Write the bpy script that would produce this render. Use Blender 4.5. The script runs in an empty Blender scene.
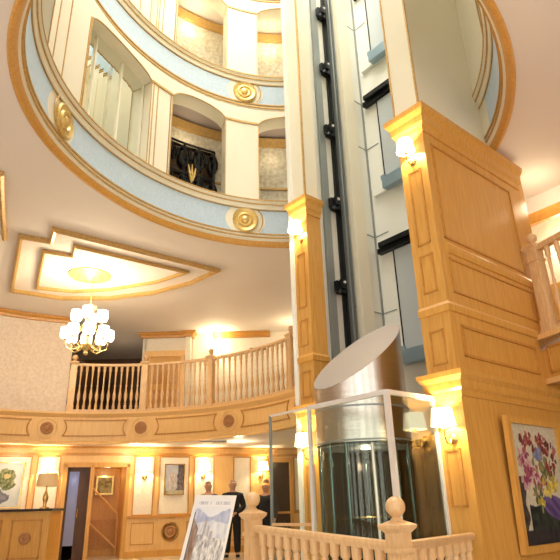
import bpy, bmesh, math, random
from mathutils import Vector, Matrix
random.seed(7)
sc = bpy.context.scene
COL = sc.collection
PI = math.pi
rad = math.radians

# ---------------------------------------------------------------- camera
cam_d = bpy.data.cameras.new('camera'); cam = bpy.data.objects.new('camera', cam_d); COL.objects.link(cam)
f = 560.0
upv = Vector((-40.0, 1380.0, -f)).normalized()
fwv = Vector((0, 0, -1)); Yv = (fwv - upv * fwv.dot(upv)).normalized(); Xv = Yv.cross(upv)
R3 = Matrix((Xv, Yv, upv))                      # camera -> world rotation
cam.matrix_world = Matrix.Translation((0, 0, 1.1)) @ R3.to_4x4()
cam_d.sensor_width = 36; cam_d.lens = 36; cam_d.clip_end = 200; cam_d.clip_start = 0.05
sc.camera = cam

# ---------------------------------------------------------------- world, exposure, large lights
w = bpy.data.worlds.new('world'); sc.world = w; w.use_nodes = True
w.node_tree.nodes['Background'].inputs[0].default_value = (1.0, 0.93, 0.85, 1)
w.node_tree.nodes['Background'].inputs[1].default_value = 3.3
sc.view_settings.view_transform = 'Standard'; sc.view_settings.look = 'None'
sc.view_settings.exposure = 0.0; sc.view_settings.gamma = 1; sc.view_settings.use_curve_mapping = False

def area(name, loc, size, power, col, rot=(0, 0, 0)):
    l = bpy.data.lights.new(name, 'AREA'); l.energy = power; l.color = col; l.shape = 'DISK'; l.size = size
    o = bpy.data.objects.new(name, l); o.location = loc; o.rotation_euler = rot; COL.objects.link(o)
    o.visible_camera = True
    return o
def point(name, loc, power, col=(1, .74, .42), r=.05):
    l = bpy.data.lights.new(name, 'POINT'); l.energy = power; l.color = col; l.shadow_soft_size = r
    o = bpy.data.objects.new(name, l); o.location = loc; COL.objects.link(o); return o
area('skylight', (0, 6.2, 15.9), 5.5, 700, (1, .97, .92))
# unseen point lights added to brighten the galleries, corridor, bulkhead and lobby
for (x, y, z, p) in [(-1.9, 10.05, 8.6, 4), (-1.9, 10.05, 11.9, 14), (-.1, 10.7, 11.9, 12), (-.1, 10.7, 8.6, 4), (-4.9, 16.6, 5.2, 4),
                     (4.95, 8.75, 5.2, 30), (4.2, 7.9, 5.5, 14), (-6.5, 13.9, 2.45, 24), (-3.9, 15.0, 2.5, 24), (-1.2, 15.2, 2.5, 20), (1.4, 15.0, 2.5, 20)]:
    point('fill_light', (x, y, z), p, (1, .80, .52), .12)

# ---------------------------------------------------------------- materials
def mat(name, col, rough=.5, metal=0.0, spec=.5):
    m = bpy.data.materials.new(name); m.use_nodes = True
    b = m.node_tree.nodes['Principled BSDF']
    b.inputs['Base Color'].default_value = (*col, 1); b.inputs['Roughness'].default_value = rough
    b.inputs['Metallic'].default_value = metal; b.inputs['Specular IOR Level'].default_value = spec
    return m
def noisy(name, c1, c2, scale=(1, 1, 1), s=5, rough=.5, detail=4, metal=0, bump=0, lo=.3, hi=.7, kind='noise', spec=.5):
    m = mat(name, c1, rough, metal, spec); nt = m.node_tree; N = nt.nodes; L = nt.links; b = N['Principled BSDF']
    tc = N.new('ShaderNodeTexCoord'); mp = N.new('ShaderNodeMapping'); mp.inputs['Scale'].default_value = scale
    L.new(tc.outputs['Object'], mp.inputs[0])
    if kind == 'noise':
        t = N.new('ShaderNodeTexNoise'); t.inputs['Scale'].default_value = s; t.inputs['Detail'].default_value = detail; out = t.outputs[0]
    else:
        t = N.new('ShaderNodeTexVoronoi'); t.inputs['Scale'].default_value = s; out = t.outputs['Distance']
    L.new(mp.outputs[0], t.inputs['Vector'])
    r = N.new('ShaderNodeValToRGB'); r.color_ramp.elements[0].position = lo; r.color_ramp.elements[1].position = hi
    r.color_ramp.elements[0].color = (*c1, 1); r.color_ramp.elements[1].color = (*c2, 1)
    L.new(out, r.inputs[0]); L.new(r.outputs[0], b.inputs['Base Color'])
    if bump:
        bp = N.new('ShaderNodeBump'); bp.inputs['Strength'].default_value = bump; bp.inputs['Distance'].default_value = .01
        L.new(out, bp.inputs['Height']); L.new(bp.outputs[0], b.inputs['Normal'])
    return m
def emis(name, col, strength):
    m = mat(name, col, .6); b = m.node_tree.nodes['Principled BSDF']
    b.inputs['Emission Color'].default_value = (*col, 1); b.inputs['Emission Strength'].default_value = strength
    return m
M = {}
M['wood'] = noisy('honey_oak', (.60, .295, .058), (.72, .395, .095), (9, 9, .7), 4, .34, 6, bump=.05)
M['wood_dark'] = noisy('oak_moulding', (.50, .22, .04), (.60, .29, .06), (6, 6, 6), 3, .35, 3)
M['wood_light'] = noisy('pale_oak', (.78, .47, .17), (.86, .57, .24), (9, 9, .7), 4, .35, 5)
M['rosette'] = noisy('carved_rosette', (.36, .15, .05), (.52, .25, .09), (30, 30, 30), 4, .5, 3)
M['rail_wood'] = noisy('pale_turned_oak', (.68, .42, .20), (.80, .54, .28), (9, 9, 2), 4, .3, 4)
M['ceil'] = noisy('cream_ceiling_paint', (.82, .75, .68), (.85, .78, .71), (1, 1, 1), .6, .7, 2)
M['cream'] = noisy('cream_paint', (.83, .78, .62), (.86, .81, .66), (1, 1, 1), 1.2, .45, 2)
M['white_panel'] = noisy('shaft_panel_paint', (.85, .86, .79), (.88, .89, .82), (1, 1, 1), 1, .4, 2)
M['gold'] = noisy('gold_paint', (.50, .31, .10), (.66, .43, .16), (8, 8, 8), 3, .38, 3, metal=.35)
M['gold_leaf'] = noisy('gold_leaf', (.62, .42, .13), (.80, .60, .24), (9, 9, 9), 3, .3, 3, metal=.5)
M['blue'] = noisy('pale_blue_damask', (.47, .61, .74), (.57, .69, .80), (7, 7, 7), 3, .55, 5)
M['paper'] = noisy('damask_wallpaper', (.66, .53, .41), (.78, .67, .56), (5, 5, 5), 3, .6, 4, kind='noise')
M['paper_light'] = noisy('pale_wallpaper', (.80, .72, .58), (.87, .80, .68), (6, 6, 6), 3, .6, 4)
M['gold_paper'] = noisy('gilded_wallpaper', (.52, .46, .32), (.80, .77, .66), (4, 4, 4), 3, .6, 5)
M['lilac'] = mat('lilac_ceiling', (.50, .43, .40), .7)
M['floor'] = noisy('polished_marble', (.58, .53, .46), (.68, .62, .54), (1, 1, 1), 1.5, .16, 6)
M['steel'] = noisy('brushed_steel', (.52, .48, .43), (.64, .60, .55), (1, 1, 60), 3, .27, 4, metal=1)
M['steel_face'] = mat('matt_steel_cap', (.40, .37, .35), .5, .4)
M['rail_white'] = mat('white_metal', (.80, .78, .74), .3, .2)
M['dark'] = mat('dark_metal', (.02, .022, .024), .35, .6)
M['grey'] = mat('grey_metal', (.30, .33, .33), .35, .4)
M['greyglass'] = mat('grey_door_glass', (.52, .58, .60), .15, .05)
M['bluesill'] = mat('blue_grey_metal', (.30, .42, .50), .3, .4)
M['bronze'] = mat('dark_bronze', (.055, .035, .025), .16, .7)
M['teal'] = mat('teal_tinted_metal', (.12, .19, .18), .15, .8)
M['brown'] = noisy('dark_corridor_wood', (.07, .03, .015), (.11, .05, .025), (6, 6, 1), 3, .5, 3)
M['black_cloth'] = mat('black_cloth', (.010, .010, .012), .8)
M['skin'] = mat('skin', (.55, .30, .20), .55)
M['hair'] = mat('dark_hair', (.03, .02, .015), .6)
M['bald'] = mat('cropped_hair', (.30, .18, .13), .6)
M['shirt'] = mat('white_shirt', (.8, .8, .8), .6)
M['shade'] = emis('lit_lampshade', (1, .86, .58), 3.2)
M['globe'] = emis('lit_glass_shade', (1, .93, .80), 5.0)
M['tan_shade'] = mat('tan_lampshade', (.88, .62, .33), .7)
M['brass'] = mat('brass', (.62, .40, .13), .25, .9)
M['top_dark'] = mat('dark_granite', (.03, .022, .018), .15)
M['lavender'] = mat('lavender_door_panel', (.24, .28, .55), .25)
M['mirror'] = mat('mirror_glass', (.86, .90, .86), .02, 1)
M['white'] = mat('white_card', (.85, .84, .82), .6)
M['brown_ring'] = mat('brown_paint', (.2, .1, .04), .5)
# clear glass: part transparent, part mirror by angle
g = bpy.data.materials.new('clear_glass'); g.use_nodes = True; nt = g.node_tree; nt.nodes.clear()
def glassmat(name, tint, base, k=.16):
    g = bpy.data.materials.new(name); g.use_nodes = True; nt = g.node_tree; nt.nodes.clear()
    o = nt.nodes.new('ShaderNodeOutputMaterial'); mx = nt.nodes.new('ShaderNodeMixShader')
    t = nt.nodes.new('ShaderNodeBsdfTransparent'); t.inputs[0].default_value = (*tint, 1)
    gl = nt.nodes.new('ShaderNodeBsdfGlossy'); gl.inputs['Roughness'].default_value = .02; gl.inputs[0].default_value = (.95, 1, .97, 1)
    lw = nt.nodes.new('ShaderNodeLayerWeight'); lw.inputs[0].default_value = .2
    ma = nt.nodes.new('ShaderNodeMath'); ma.operation = 'MULTIPLY_ADD'; ma.inputs[1].default_value = k; ma.inputs[2].default_value = base
    nt.links.new(lw.outputs['Fresnel'], ma.inputs[0]); nt.links.new(ma.outputs[0], mx.inputs[0])
    nt.links.new(t.outputs[0], mx.inputs[1]); nt.links.new(gl.outputs[0], mx.inputs[2]); nt.links.new(mx.outputs[0], o.inputs[0])
    return g
M['glass'] = glassmat('clear_glass_pane', (.93, .96, .94), .02)
M['cabglass'] = glassmat('tinted_cabin_glass', (.66, .74, .70), .05, .35)
bpy.data.materials.remove(g)
pm = bpy.data.materials.new('painted_canvas'); pm.use_nodes = True
at_ = pm.node_tree.nodes.new('ShaderNodeAttribute'); at_.attribute_name = 'paint'
pm.node_tree.links.new(at_.outputs['Color'], pm.node_tree.nodes['Principled BSDF'].inputs['Base Color'])
pm.node_tree.nodes['Principled BSDF'].inputs['Roughness'].default_value = .8; pm.node_tree.nodes['Principled BSDF'].inputs['Specular IOR Level'].default_value = .15
M['canvas'] = pm
M['bright'] = mat('glass_streak_white', (.95, .92, .85), .25, .3)  # pale colour for the reflected streak on the lift glass

# ---------------------------------------------------------------- mesh helpers
class MB:
    def __init__(s): s.bm = bmesh.new()
    def quad(s, *p):
        try: s.bm.faces.new([s.bm.verts.new(q) for q in p])
        except ValueError: pass
        return s
    def grid(s, rows, close_u=False, close_v=False):
        V = [[s.bm.verts.new(p) for p in r] for r in rows]
        n = len(V); m = len(V[0])
        for i in range(n if close_v else n - 1):
            for j in range(m if close_u else m - 1):
                a, b, c, d = V[i][j], V[i][(j + 1) % m], V[(i + 1) % n][(j + 1) % m], V[(i + 1) % n][j]
                try: s.bm.faces.new((a, b, c, d))
                except ValueError: pass
        return V
    def cap(s, vs):
        try: s.bm.faces.new(vs)
        except ValueError: pass
    def box(s, x0, x1, y0, y1, z0, z1, F=None):
        P = [(x, y, z) for z in (z0, z1) for (x, y) in ((x0, y0), (x1, y0), (x1, y1), (x0, y1))]
        if F: P = [(*F(x, y), z) for x, y, z in P]
        v = [s.bm.verts.new(p) for p in P]
        for q in ((0, 3, 2, 1), (4, 5, 6, 7), (0, 1, 5, 4), (1, 2, 6, 5), (2, 3, 7, 6), (3, 0, 4, 7)): s.bm.faces.new([v[i] for i in q])
        return s
    def lathe(s, prof, x=0, y=0, z=0, n=12, axis=None, origin=None):
        # prof (r,h); axis: (dir, u, v) vectors with origin
        if axis: D, U, W = axis
        else: D, U, W = Vector((0, 0, 1)), Vector((1, 0, 0)), Vector((0, 1, 0)); origin = Vector((x, y, z))
        rows = []
        for r, h in prof:
            rows.append([origin + D * h + (U * math.cos(2 * PI * k / n) + W * math.sin(2 * PI * k / n)) * max(r, .0004) for k in range(n)])
        V = s.grid(rows, close_u=True); s.cap(V[0][::-1]); s.cap(V[-1]); return s
    def tube(s, pts, r, n=8):
        pts = [Vector(p) for p in pts]; rr = r if isinstance(r, (list, tuple)) else [r] * len(pts); rows = []
        for i, p in enumerate(pts):
            d = (pts[min(i + 1, len(pts) - 1)] - pts[max(i - 1, 0)]).normalized()
            a = Vector((0, 0, 1)) if abs(d.z) < .9 else Vector((1, 0, 0))
            U = d.cross(a).normalized(); W = d.cross(U)
            rows.append([p + (U * math.cos(2 * PI * k / n) + W * math.sin(2 * PI * k / n)) * rr[i] for k in range(n)])
        V = s.grid(rows, close_u=True); s.cap(V[0][::-1]); s.cap(V[-1]); return s
    def seg(s, P, prof, t0, t1, n):
        # closed profile [(R,z)] swept over parameter t in degrees
        rows = []
        for i in range(n + 1):
            t = t0 + (t1 - t0) * i / n
            rows.append([(*P(t, R), z) for R, z in prof])
        V = s.grid(rows, close_u=True); s.cap(V[0][::-1]); s.cap(V[-1]); return s
    def abox(s, P, t0, t1, R0, R1, z0, z1, n=None):
        n = n or max(1, int(abs(t1 - t0) / 3) + 1)
        return s.seg(P, [(R0, z0), (R1, z0), (R1, z1), (R0, z1)], t0, t1, n)
    def sweep(s, path, prof, closed=False):
        # path [(x,y)], prof closed polygon [(offset to left, z)], mitred
        n = len(path); rows = []
        for i in range(n):
            p = Vector(path[i])
            def nrm(a, b):
                d = (Vector(b) - Vector(a)).normalized(); return Vector((-d.y, d.x))
            if closed: n1, n2 = nrm(path[i - 1], path[i]), nrm(path[i], path[(i + 1) % n])
            else:
                n1 = nrm(path[i - 1], path[i]) if i else nrm(path[0], path[1])
                n2 = nrm(path[i], path[i + 1]) if i < n - 1 else n1
            m = (n1 + n2); m = m / max(m.length_squared, .2) * 2 if m.length > .01 else n1
            rows.append([(p.x + m.x * o, p.y + m.y * o, z) for o, z in prof])
        V = s.grid(rows, close_u=True, close_v=closed)
        if not closed: s.cap(V[0][::-1]); s.cap(V[-1])
        return s
    def mesh(s, name, m, smooth=False):
        bmesh.ops.recalc_face_normals(s.bm, faces=s.bm.faces[:])
        me = bpy.data.meshes.new(name); s.bm.to_mesh(me); s.bm.free()
        me.materials.append(m)
        if smooth:
            me.polygons.foreach_set('use_smooth', [True] * len(me.polygons))
            try: me.set_sharp_from_angle(angle=rad(40))
            except Exception: pass
        return me
def link(name, me, parent=None, loc=(0, 0, 0)):
    o = bpy.data.objects.new(name, me); COL.objects.link(o)
    if parent: o.parent = parent
    o.location = loc; return o
def obj(name, mb, m, parent=None, world=True, smooth=False):
    me = mb.mesh(name, m, smooth)
    if parent and world:
        off = Vector((0, 0, 0)); q = parent
        while q: off += q.location; q = q.parent
        me.transform(Matrix.Translation(-off))
    return link(name, me, parent)
def tag(o, label, cat, group=None, kind=None):
    o['label'] = label; o['category'] = cat
    if group: o['group'] = group
    if kind: o['kind'] = kind
    return o
def thing(name, label, cat, loc=(0, 0, 0), group=None, rz=0):
    o = bpy.data.objects.new(name, None); COL.objects.link(o); o.location = loc; o.rotation_euler = (0, 0, rz); o.empty_display_size = .1
    return tag(o, label, cat, group)
def struct(name, mb, m, parent=None, smooth=False):
    o = obj(name, mb, m, parent, smooth=smooth)
    if not parent: o['kind'] = 'structure'
    return o
def copy_tree(o, parent=None):
    c = o.copy(); COL.objects.link(c); c.parent = parent
    for ch in list(o.children): copy_tree(ch, c)
    return c
def frame(o, d):
    L = math.hypot(*d); dx, dy = d[0] / L, d[1] / L
    return lambda a, b: (o[0] + a * dx - b * dy, o[1] + a * dy + b * dx)
def paint(name, F, b, a0, a1, z0, z1, fn, parent, nx=60, ny=80, tilt=0, th=.01):
    # flat canvas in frame F facing -b, painted cell by cell
    bm = bmesh.new(); V = [[bm.verts.new((*F(a0 + (a1 - a0) * i / nx, b - tilt * (j / ny)), z0 + (z1 - z0) * j / ny)) for i in range(nx + 1)] for j in range(ny + 1)]
    for j in range(ny):
        for i in range(nx): bm.faces.new((V[j][i], V[j][i + 1], V[j + 1][i + 1], V[j + 1][i]))
    me = bpy.data.meshes.new(name); bm.to_mesh(me); bm.free(); me.materials.append(M['canvas'])
    ca = me.color_attributes.new('paint', 'FLOAT_COLOR', 'POINT')
    k = 0
    for j in range(ny + 1):
        for i in range(nx + 1):
            c = fn(i / nx, j / ny); ca.data[k].color = (*c, 1); k += 1
    if parent:
        off = Vector((0, 0, 0)); q = parent
        while q: off += q.location; q = q.parent
        me.transform(Matrix.Translation(-off))
    return link(name, me, parent)
def ell(x, y, cx, cy, rx, ry): return ((x - cx) / rx) ** 2 + ((y - cy) / ry) ** 2
def mixc(a, b, t): return tuple(a[i] * (1 - t) + b[i] * t for i in range(3))
def vn(x, y, s=0):
    h = math.sin(x * 127.1 + y * 311.7 + s * 74.7) * 43758.5453; return h - math.floor(h)
def sn(x, y, s=0):
    xi, yi = math.floor(x), math.floor(y); fx, fy = x - xi, y - yi
    fx = fx * fx * (3 - 2 * fx); fy = fy * fy * (3 - 2 * fy)
    return (vn(xi, yi, s) * (1 - fx) + vn(xi + 1, yi, s) * fx) * (1 - fy) + (vn(xi, yi + 1, s) * (1 - fx) + vn(xi + 1, yi + 1, s) * fx) * fy

# ---------------------------------------------------------------- plan
CX, CY = 0.0, 6.68
def RP(t, R):                                   # oval atrium ring, t degrees clockwise from +Y
    a = rad(t); r = R + .15 * math.cos(2 * a) + .17 * math.sin(2 * a)
    return (CX + r * math.sin(a), CY + r * math.cos(a))
AX, AY = -3.9, 9.7
def AP(t, R):                                   # balcony arc
    a = rad(t); return (AX + R * math.sin(a), AY + R * math.cos(a))
U = (.76, .65); V = (-.65, .76)
PO = (1.89, 6.0)
F = frame(PO, U)                                # right pillar frame: a along right face, b to the back-left
H = 6.0                                         # main ceiling
W = frame((-7.0, 14.6), (6.1, 2.4))             # lobby back wall: s along, b behind
Z0, Z1 = 2.7, 3.44                              # balcony fascia

# ---------------------------------------------------------------- structure: floor, ceilings
mb = MB(); mb.box(-10, 9, -3, 21, -.1, 0); struct('floor', mb, M['floor'])
# main ceiling with oval hole and hoistway
HOIST0, HOIST1 = 28, 80
mb = MB(); inner = []; outer = []
for i in range(181):
    t = -180 + 2 * i; a = rad(t)
    x, y = RP(t, 3.42)
    if 28 < t < 70:                             # the hole runs out to the back wall of the lift shaft
        ux, uy = math.sin(a), math.cos(a); k_ = (2.68 - ((CX - PO[0]) * .76 + (CY - PO[1]) * .65)) / (ux * .76 + uy * .65); x, y = CX + ux * k_, CY + uy * k_
    inner.append((x, y))
    dx, dy = math.sin(a), math.cos(a)
    k = min([(9 - CX) / dx if dx > 1e-6 else 1e9, (-10 - CX) / dx if dx < -1e-6 else 1e9, (20 - CY) / dy if dy > 1e-6 else 1e9, (-3 - CY) / dy if dy < -1e-6 else 1e9])
    outer.append((CX + dx * k, CY + dy * k))
for z in (H, H + .12): mb.grid([[(x, y, z) for x, y in inner], [(x, y, z) for x, y in outer]])
mb.grid([[(x, y, H) for x, y in inner], [(x, y, H + .12) for x, y in inner]])
struct('ceiling', mb, M['ceil'])
# mezzanine slab (its underside is the lobby ceiling)
mb = MB(); A = []
for i in range(0, 29):
    t = -62 + 5 * i * .95
    A.append(AP(t, 4.985))
A = [p for p in A if p[1] < 14.7]
A.append((3.2, 10.9)); B = [(x, 20) for x, y in A]
B[0] = (-10, 20); A[0] = (A[0][0], A[0][1]); A.insert(0, (-10, A[0][1])); B.insert(0, (-10.01, 20))
for z in (Z0 + .03, Z1 - .1): mb.grid([[(x, y, z) for x, y in A], [(x, y, z) for x, y in B]])
struct('ceiling_lower', mb, M['ceil'])
mb = MB(); mb.box(-10.1, -9.9, -3, 20, 0, H); struct('wall_left', mb, M['paper'])
mb = MB()
for x in (-8.5, -5.6, -2.6, 1.2, 4.2, 7.4): mb.box(x, x + .9, -3, -2.6, 0, H)
struct('wall_added_piers', mb, M['brown'])  # unseen piers added so the steel has dark streaks to reflect
mb = MB(); mb.box(8.9, 9.1, -3, 20, 0, H); struct('wall_right_blocker', mb, M['wood'])  # side wall added to block light from the open right
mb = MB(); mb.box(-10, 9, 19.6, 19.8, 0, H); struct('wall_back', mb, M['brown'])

# ---------------------------------------------------------------- atrium oval: fascias and arcades
OPEN = [(-134, -106), (-83.5, -51.4), (-41.5, -19), (-6.5, 16), (104, 132)]
R_ = 3.22; TA, TB = HOIST1, 360 + 27
def norm(t):                                    # opening test in -180..180
    while t > 180: t -= 360
    while t < -180: t += 360
    return t
def ringfascia(z, first):
    tags = []
    n = 154
    cream = [(3.44, z + .03), (3.38, z + .05), (3.34, z + .07), (3.31, z + .10), (3.30, z + .22), (3.29, z + .22), (3.29, z + .74), (3.25, z + .76), (3.24, z + .84), (3.21, z + .87), (3.19, z + .92), (3.22, z + .94), (3.56, z + .94)]
    m = MB(); m.seg(RP, cream, TA, TB, n); return m
root = thing('atrium_fascia', '', '', (CX, CY, 6.0))
for k in ('label', 'category'): del root[k]
for lev in range(3):
    z = 5.98 + 3.21 * lev
    a_ = struct('wall_atrium_fascia' if lev == 0 else 'wall_atrium_fascia_upper' if lev == 1 else 'wall_atrium_fascia_top', ringfascia(z, lev == 0), M['cream'], smooth=True)
    if lev == 0:
        mb = MB(); mb.seg(RP, [(3.45, z + .03), (3.44, z - .005), (3.42, z - .025), (3.39, z - .025), (3.36, z + .005), (3.345, z + .04), (3.335, z + .07), (3.40, z + .08)], TA, TB, 154)
        obj('rim_moulding', mb, M['wood'], a_, smooth=True)
    mb = MB()
    for (R, za, zb) in [(3.285, .125, .15), (3.275, .195, .22), (3.265, .74, .765), (3.215, .845, .875), (3.18, .915, .94)]:
        mb.abox(RP, TA, TB, R, 3.33, z + za, z + zb, 154)
    if lev: mb.abox(RP, TA, TB, 3.28, 3.4, z - .01, z + .02, 154)
    obj('gold_beading', mb, M['gold'], a_)
    for (t0, t1) in [(88, 140), (157, 183), (197, 262), (277, 341.5), (355.5, TB - .5)]:
        mb = MB(); rows = []; m_ = 8; nn = 30
        for j in range(m_ + 1):
            v = j / m_; bulge = 2.2 * (1 - (2 * v - 1) ** 2)      # concave ends following the round plates
            ta, tb = t0 + (bulge if t0 > 90 else 0) - 2.2 * (t0 > 90), t1 - bulge + 2.2
            rows.append([(*RP(ta - 0 + (tb - ta) * i / nn, 3.283), z + .225 + .51 * v) for i in range(nn + 1)])
        rows2 = [[(*RP(0, 0), 0)]]
        mb.grid(rows)
        bp_ = obj('blue_panel', mb, M['blue'], a_, smooth=True)
    for t in (-169.5, -88.8, -11.5, 148):
        px, py = RP(t, 3.275); nx, ny = (CX - px), (CY - py); L = math.hypot(nx, ny); D = Vector((nx / L, ny / L, 0)); Uv = Vector((-D.y, D.x, 0)); Wv = Vector((0, 0, 1))
        c0 = Vector((px, py, z + .48))
        md = MB().lathe([(.265, -.02), (.27, .02), (.24, .04), (.215, .025), (.165, .02), (.15, .045), (.13, .05), (.11, .025), (.08, .02), (.07, .05), (.04, .065), (.0, .07)], n=36, axis=(D, Uv, Wv), origin=c0)
        me_ = obj('medallion', md, M['gold_leaf'], a_, smooth=True)
        # arcs of gold bead round the plate, left and right
        mb = MB()
        for sgn in (-1, 1):
            pts = []
            for i in range(13):
                ang = rad(-42 + 7 * i); pts.append(c0 + Uv * sgn * .36 * math.cos(ang) + Wv * .36 * math.sin(ang) + D * .01)
            mb.tube(pts, .012, 6)
        obj('plate_beading', mb, M['gold'], a_)
    # arcade storey above this fascia
    zb, zs, zt = z + .94, z + 2.82, z + 3.21
    mb = MB(); go = MB(); T = TA
    ivs = sorted([((a0 + 360) if a0 < TA - .01 else a0, (a1 + 360) if a0 < TA - .01 else a1) for a0, a1 in OPEN])
    ivs = [(a0, min(a1, TB)) for a0, a1 in ivs]
    cur = TA
    for (a0, a1) in ivs:
        if a0 > cur: mb.abox(RP, cur, a0, R_, 3.6, zb, zt)
        rows_i, rows_o = [], []
        nn = 14
        for i in range(nn + 1):
            t = a0 + (a1 - a0) * i / nn; q = (2 * i / nn - 1)
            za = zs + .33 * math.sqrt(max(0, 1 - q * q * .92)) - .33 * math.sqrt(.08)
            rows_i.append((t, za))
        mb.grid([[(*RP(t, R_), za) for t, za in rows_i], [(*RP(t, R_), zt) for t, za in rows_i], [(*RP(t, 3.6), zt) for t, za in rows_i], [(*RP(t, 3.6), za) for t, za in rows_i]], close_v=True)
        # gold line at impost on the piers each side and around the arch
        if a0 == ivs[1][0] and True:
            pass
        go.tube([(*RP(t, R_ - .005), za) for t, za in rows_i], .014, 5)
        for t in (a0, a1): go.tube([(*RP(t, R_ - .005), zb), (*RP(t, R_ - .005), zs)], .010, 5)
        for t in (a0 - .15, a1 + .15): go.tube([(*RP(t, R_), zs), (*RP(t, 3.6), zs)], .016, 5)
        cur = a1
    if cur < TB: mb.abox(RP, cur, TB, R_, 3.6, zb, zt)
    wa = struct(['wall_arcade', 'wall_arcade_upper', 'wall_arcade_top'][lev], mb, M['cream'])
    cur = TA
    for (a0, a1) in ivs:
        if a0 - cur < 16 and a0 > cur: go.abox(RP, cur, a0, R_ - .02, R_ + .01, zs - .015, zs + .03)
        cur = a1
    # pilaster strips
    for t in (264.5, 275.6, 309.5, 311.5, 317.5, 340.2 if 0 else 317.5, 258.0):
        go.abox(RP, t, t + .35, R_ - .012, R_ + .01, zb, zs - .02, 1)
    obj('gold_beading', go, M['gold'], wa)
    # gallery behind
    mb = MB(); mb.abox(RP, TA, TB, 4.2, 4.3, z + .1, zt + .1, 100)
    struct(['wall_gallery', 'wall_gallery_upper', 'wall_gallery_top'][lev], mb, M['gold_paper'])
    mb = MB(); mb.abox(RP, TA, TB, 3.6, 4.2, zt - .02, zt + .06, 100)
    struct(['ceiling_gallery', 'ceiling_gallery_upper', 'ceiling_gallery_top'][lev], mb, M['lilac'] if lev == 0 else M['ceil'])
    mb = MB(); mb.abox(RP, TA, TB, 3.56, 4.2, z + .12, z + .2, 100)
    struct(['floor_gallery', 'floor_gallery_upper', 'floor_gallery_top'][lev], mb, M['floor'])
    mb = MB(); mb.seg(RP, [(4.19, zt - .28), (4.14, zt - .26), (4.12, zt - .2), (4.07, zt - .1), (4.19, zt - .03)], TA, TB, 100)
    mb.abox(RP, TA, TB, 4.15, 4.19, z + 1.78, z + 1.82, 100)
    struct(['trim_gallery_cornice', 'trim_gallery_cornice_upper', 'trim_gallery_cornice_top'][lev], mb, M['gold'])
bpy.data.objects.remove(root)
# closing drum above the third storey
mb = MB(); mb.abox(RP, TA, TB, R_, 3.6, 15.6, 16.0, 100); struct('wall_drum', mb, M['cream'])
# large mirror set in the left arch, between the galleries
for lev in (0, 1):
    z = 5.98 + 3.21 * lev
    mir = thing('arched_mirror', 'tall arched mirror in the left arch, ' + ('first gallery above the balcony' if lev == 0 else 'one gallery higher, under the top frame edge'), 'mirror', (*RP(-67.5, 3.5), z + .95))
    mb = MB(); mb.abox(RP, -83.3, -51.6, 3.47, 3.5, z + .95, z + 3.12, 16); obj('mirror_pane', mb, M['mirror'], mir)
    mb = MB()
    for t in (-83.3, -74.5, -62, -52.2): mb.abox(RP, t, t + .6, 3.44, 3.47, z + .95, z + 2.95, 1)
    obj('mirror_frame', mb, M['cream'], mir)
# wrought iron grille
gr = thing('iron_grille', 'black wrought iron scrollwork grille with gold tulip in the gallery arch', 'grille', (*RP(-28, 4.0), 7.1))
mb = MB()
def gp(x, z): t = -35 + 15 * x; return (*RP(t, 4.02), 7.0 + 1.45 * z)
for x in (0, .33, .66, 1): mb.tube([gp(x, 0), gp(x, 1)], .028, 5)
for z_ in (0, .5, 1): mb.tube([gp(i / 6, z_) for i in range(7)], .03, 5)
for cx_ in (.165, .5, .83):
    for cz in (.25, .75):
        for sgn in (-1, 1):
            pts = []
            for i in range(16):
                a = i / 15 * 3.2 * PI; r = .24 * (1 - i / 18); pts.append(gp(cx_ + sgn * (.15 - r * .62 * math.cos(a)) * .9, cz + r * math.sin(a) * .9))
            mb.tube(pts, .03, 5)
obj('scrolls', mb, M['dark'], gr)
mb = MB(); mb.abox(RP, -35, -20, 4.08, 4.12, 7.0, 8.45); obj('dark_pane', mb, M['bronze'], gr)
mb = MB()
for sgn in (-1, 0, 1): mb.tube([gp(.52, .35), gp(.52 + .05 * sgn, .5), gp(.52 + .09 * sgn, .68)], [.02, .035, .01], 6)
obj('tulip', mb, M['gold_leaf'], gr)

# ---------------------------------------------------------------- tray mouldings on the ceiling
OUT = [(-6.28, 12.15), (-4.86, 9.42), (-4.39, 9.67), (-4.14, 9.18), (-1.36, 11.32), (-2.06, 12.0), (-3.03, 12.55), (-4.2, 12.84), (-5.33, 12.75)]
INN = [(-5.65, 12.05), (-4.70, 10.1), (-4.21, 10.38), (-4.01, 9.92), (-2.05, 11.38), (-2.85, 11.91), (-4.05, 12.30), (-4.9, 12.35)]
mb = MB(); mb.sweep(OUT, [(-.04, 5.995), (-.045, 5.93), (0, 5.90), (.045, 5.93), (.04, 5.995)], True); o = struct('trim_1', mb, M['gold'])
mb = MB(); mb.sweep(INN, [(-.03, 5.995), (-.035, 5.94), (0, 5.92), (.035, 5.94), (.03, 5.995)], True); o = struct('trim_2', mb, M['gold'])
mb = MB(); mb.sweep([(-5.2, 9.5), (-4.68, 8.3), (-4.24, 7.32), (-5.2, 6.9)], [(-.04, 5.995), (-.045, 5.93), (0, 5.90), (.045, 5.93), (.04, 5.995)]); struct('trim_3', mb, M['gold'])
ro = MB().lathe([(.45, .0), (.45, -.03), (.38, -.05), (.34, -.03), (.27, -.04), (.22, -.07), (.15, -.05), (.10, -.08), (.05, -.12), (.02, -.12)], -4.22, 11.45, 5.995, 32)
tag(obj('ceiling_rosette', ro, M['gold_leaf'], smooth=True), 'round gilded plaster rosette on the ceiling above the chandelier', 'ceiling rosette')

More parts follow.
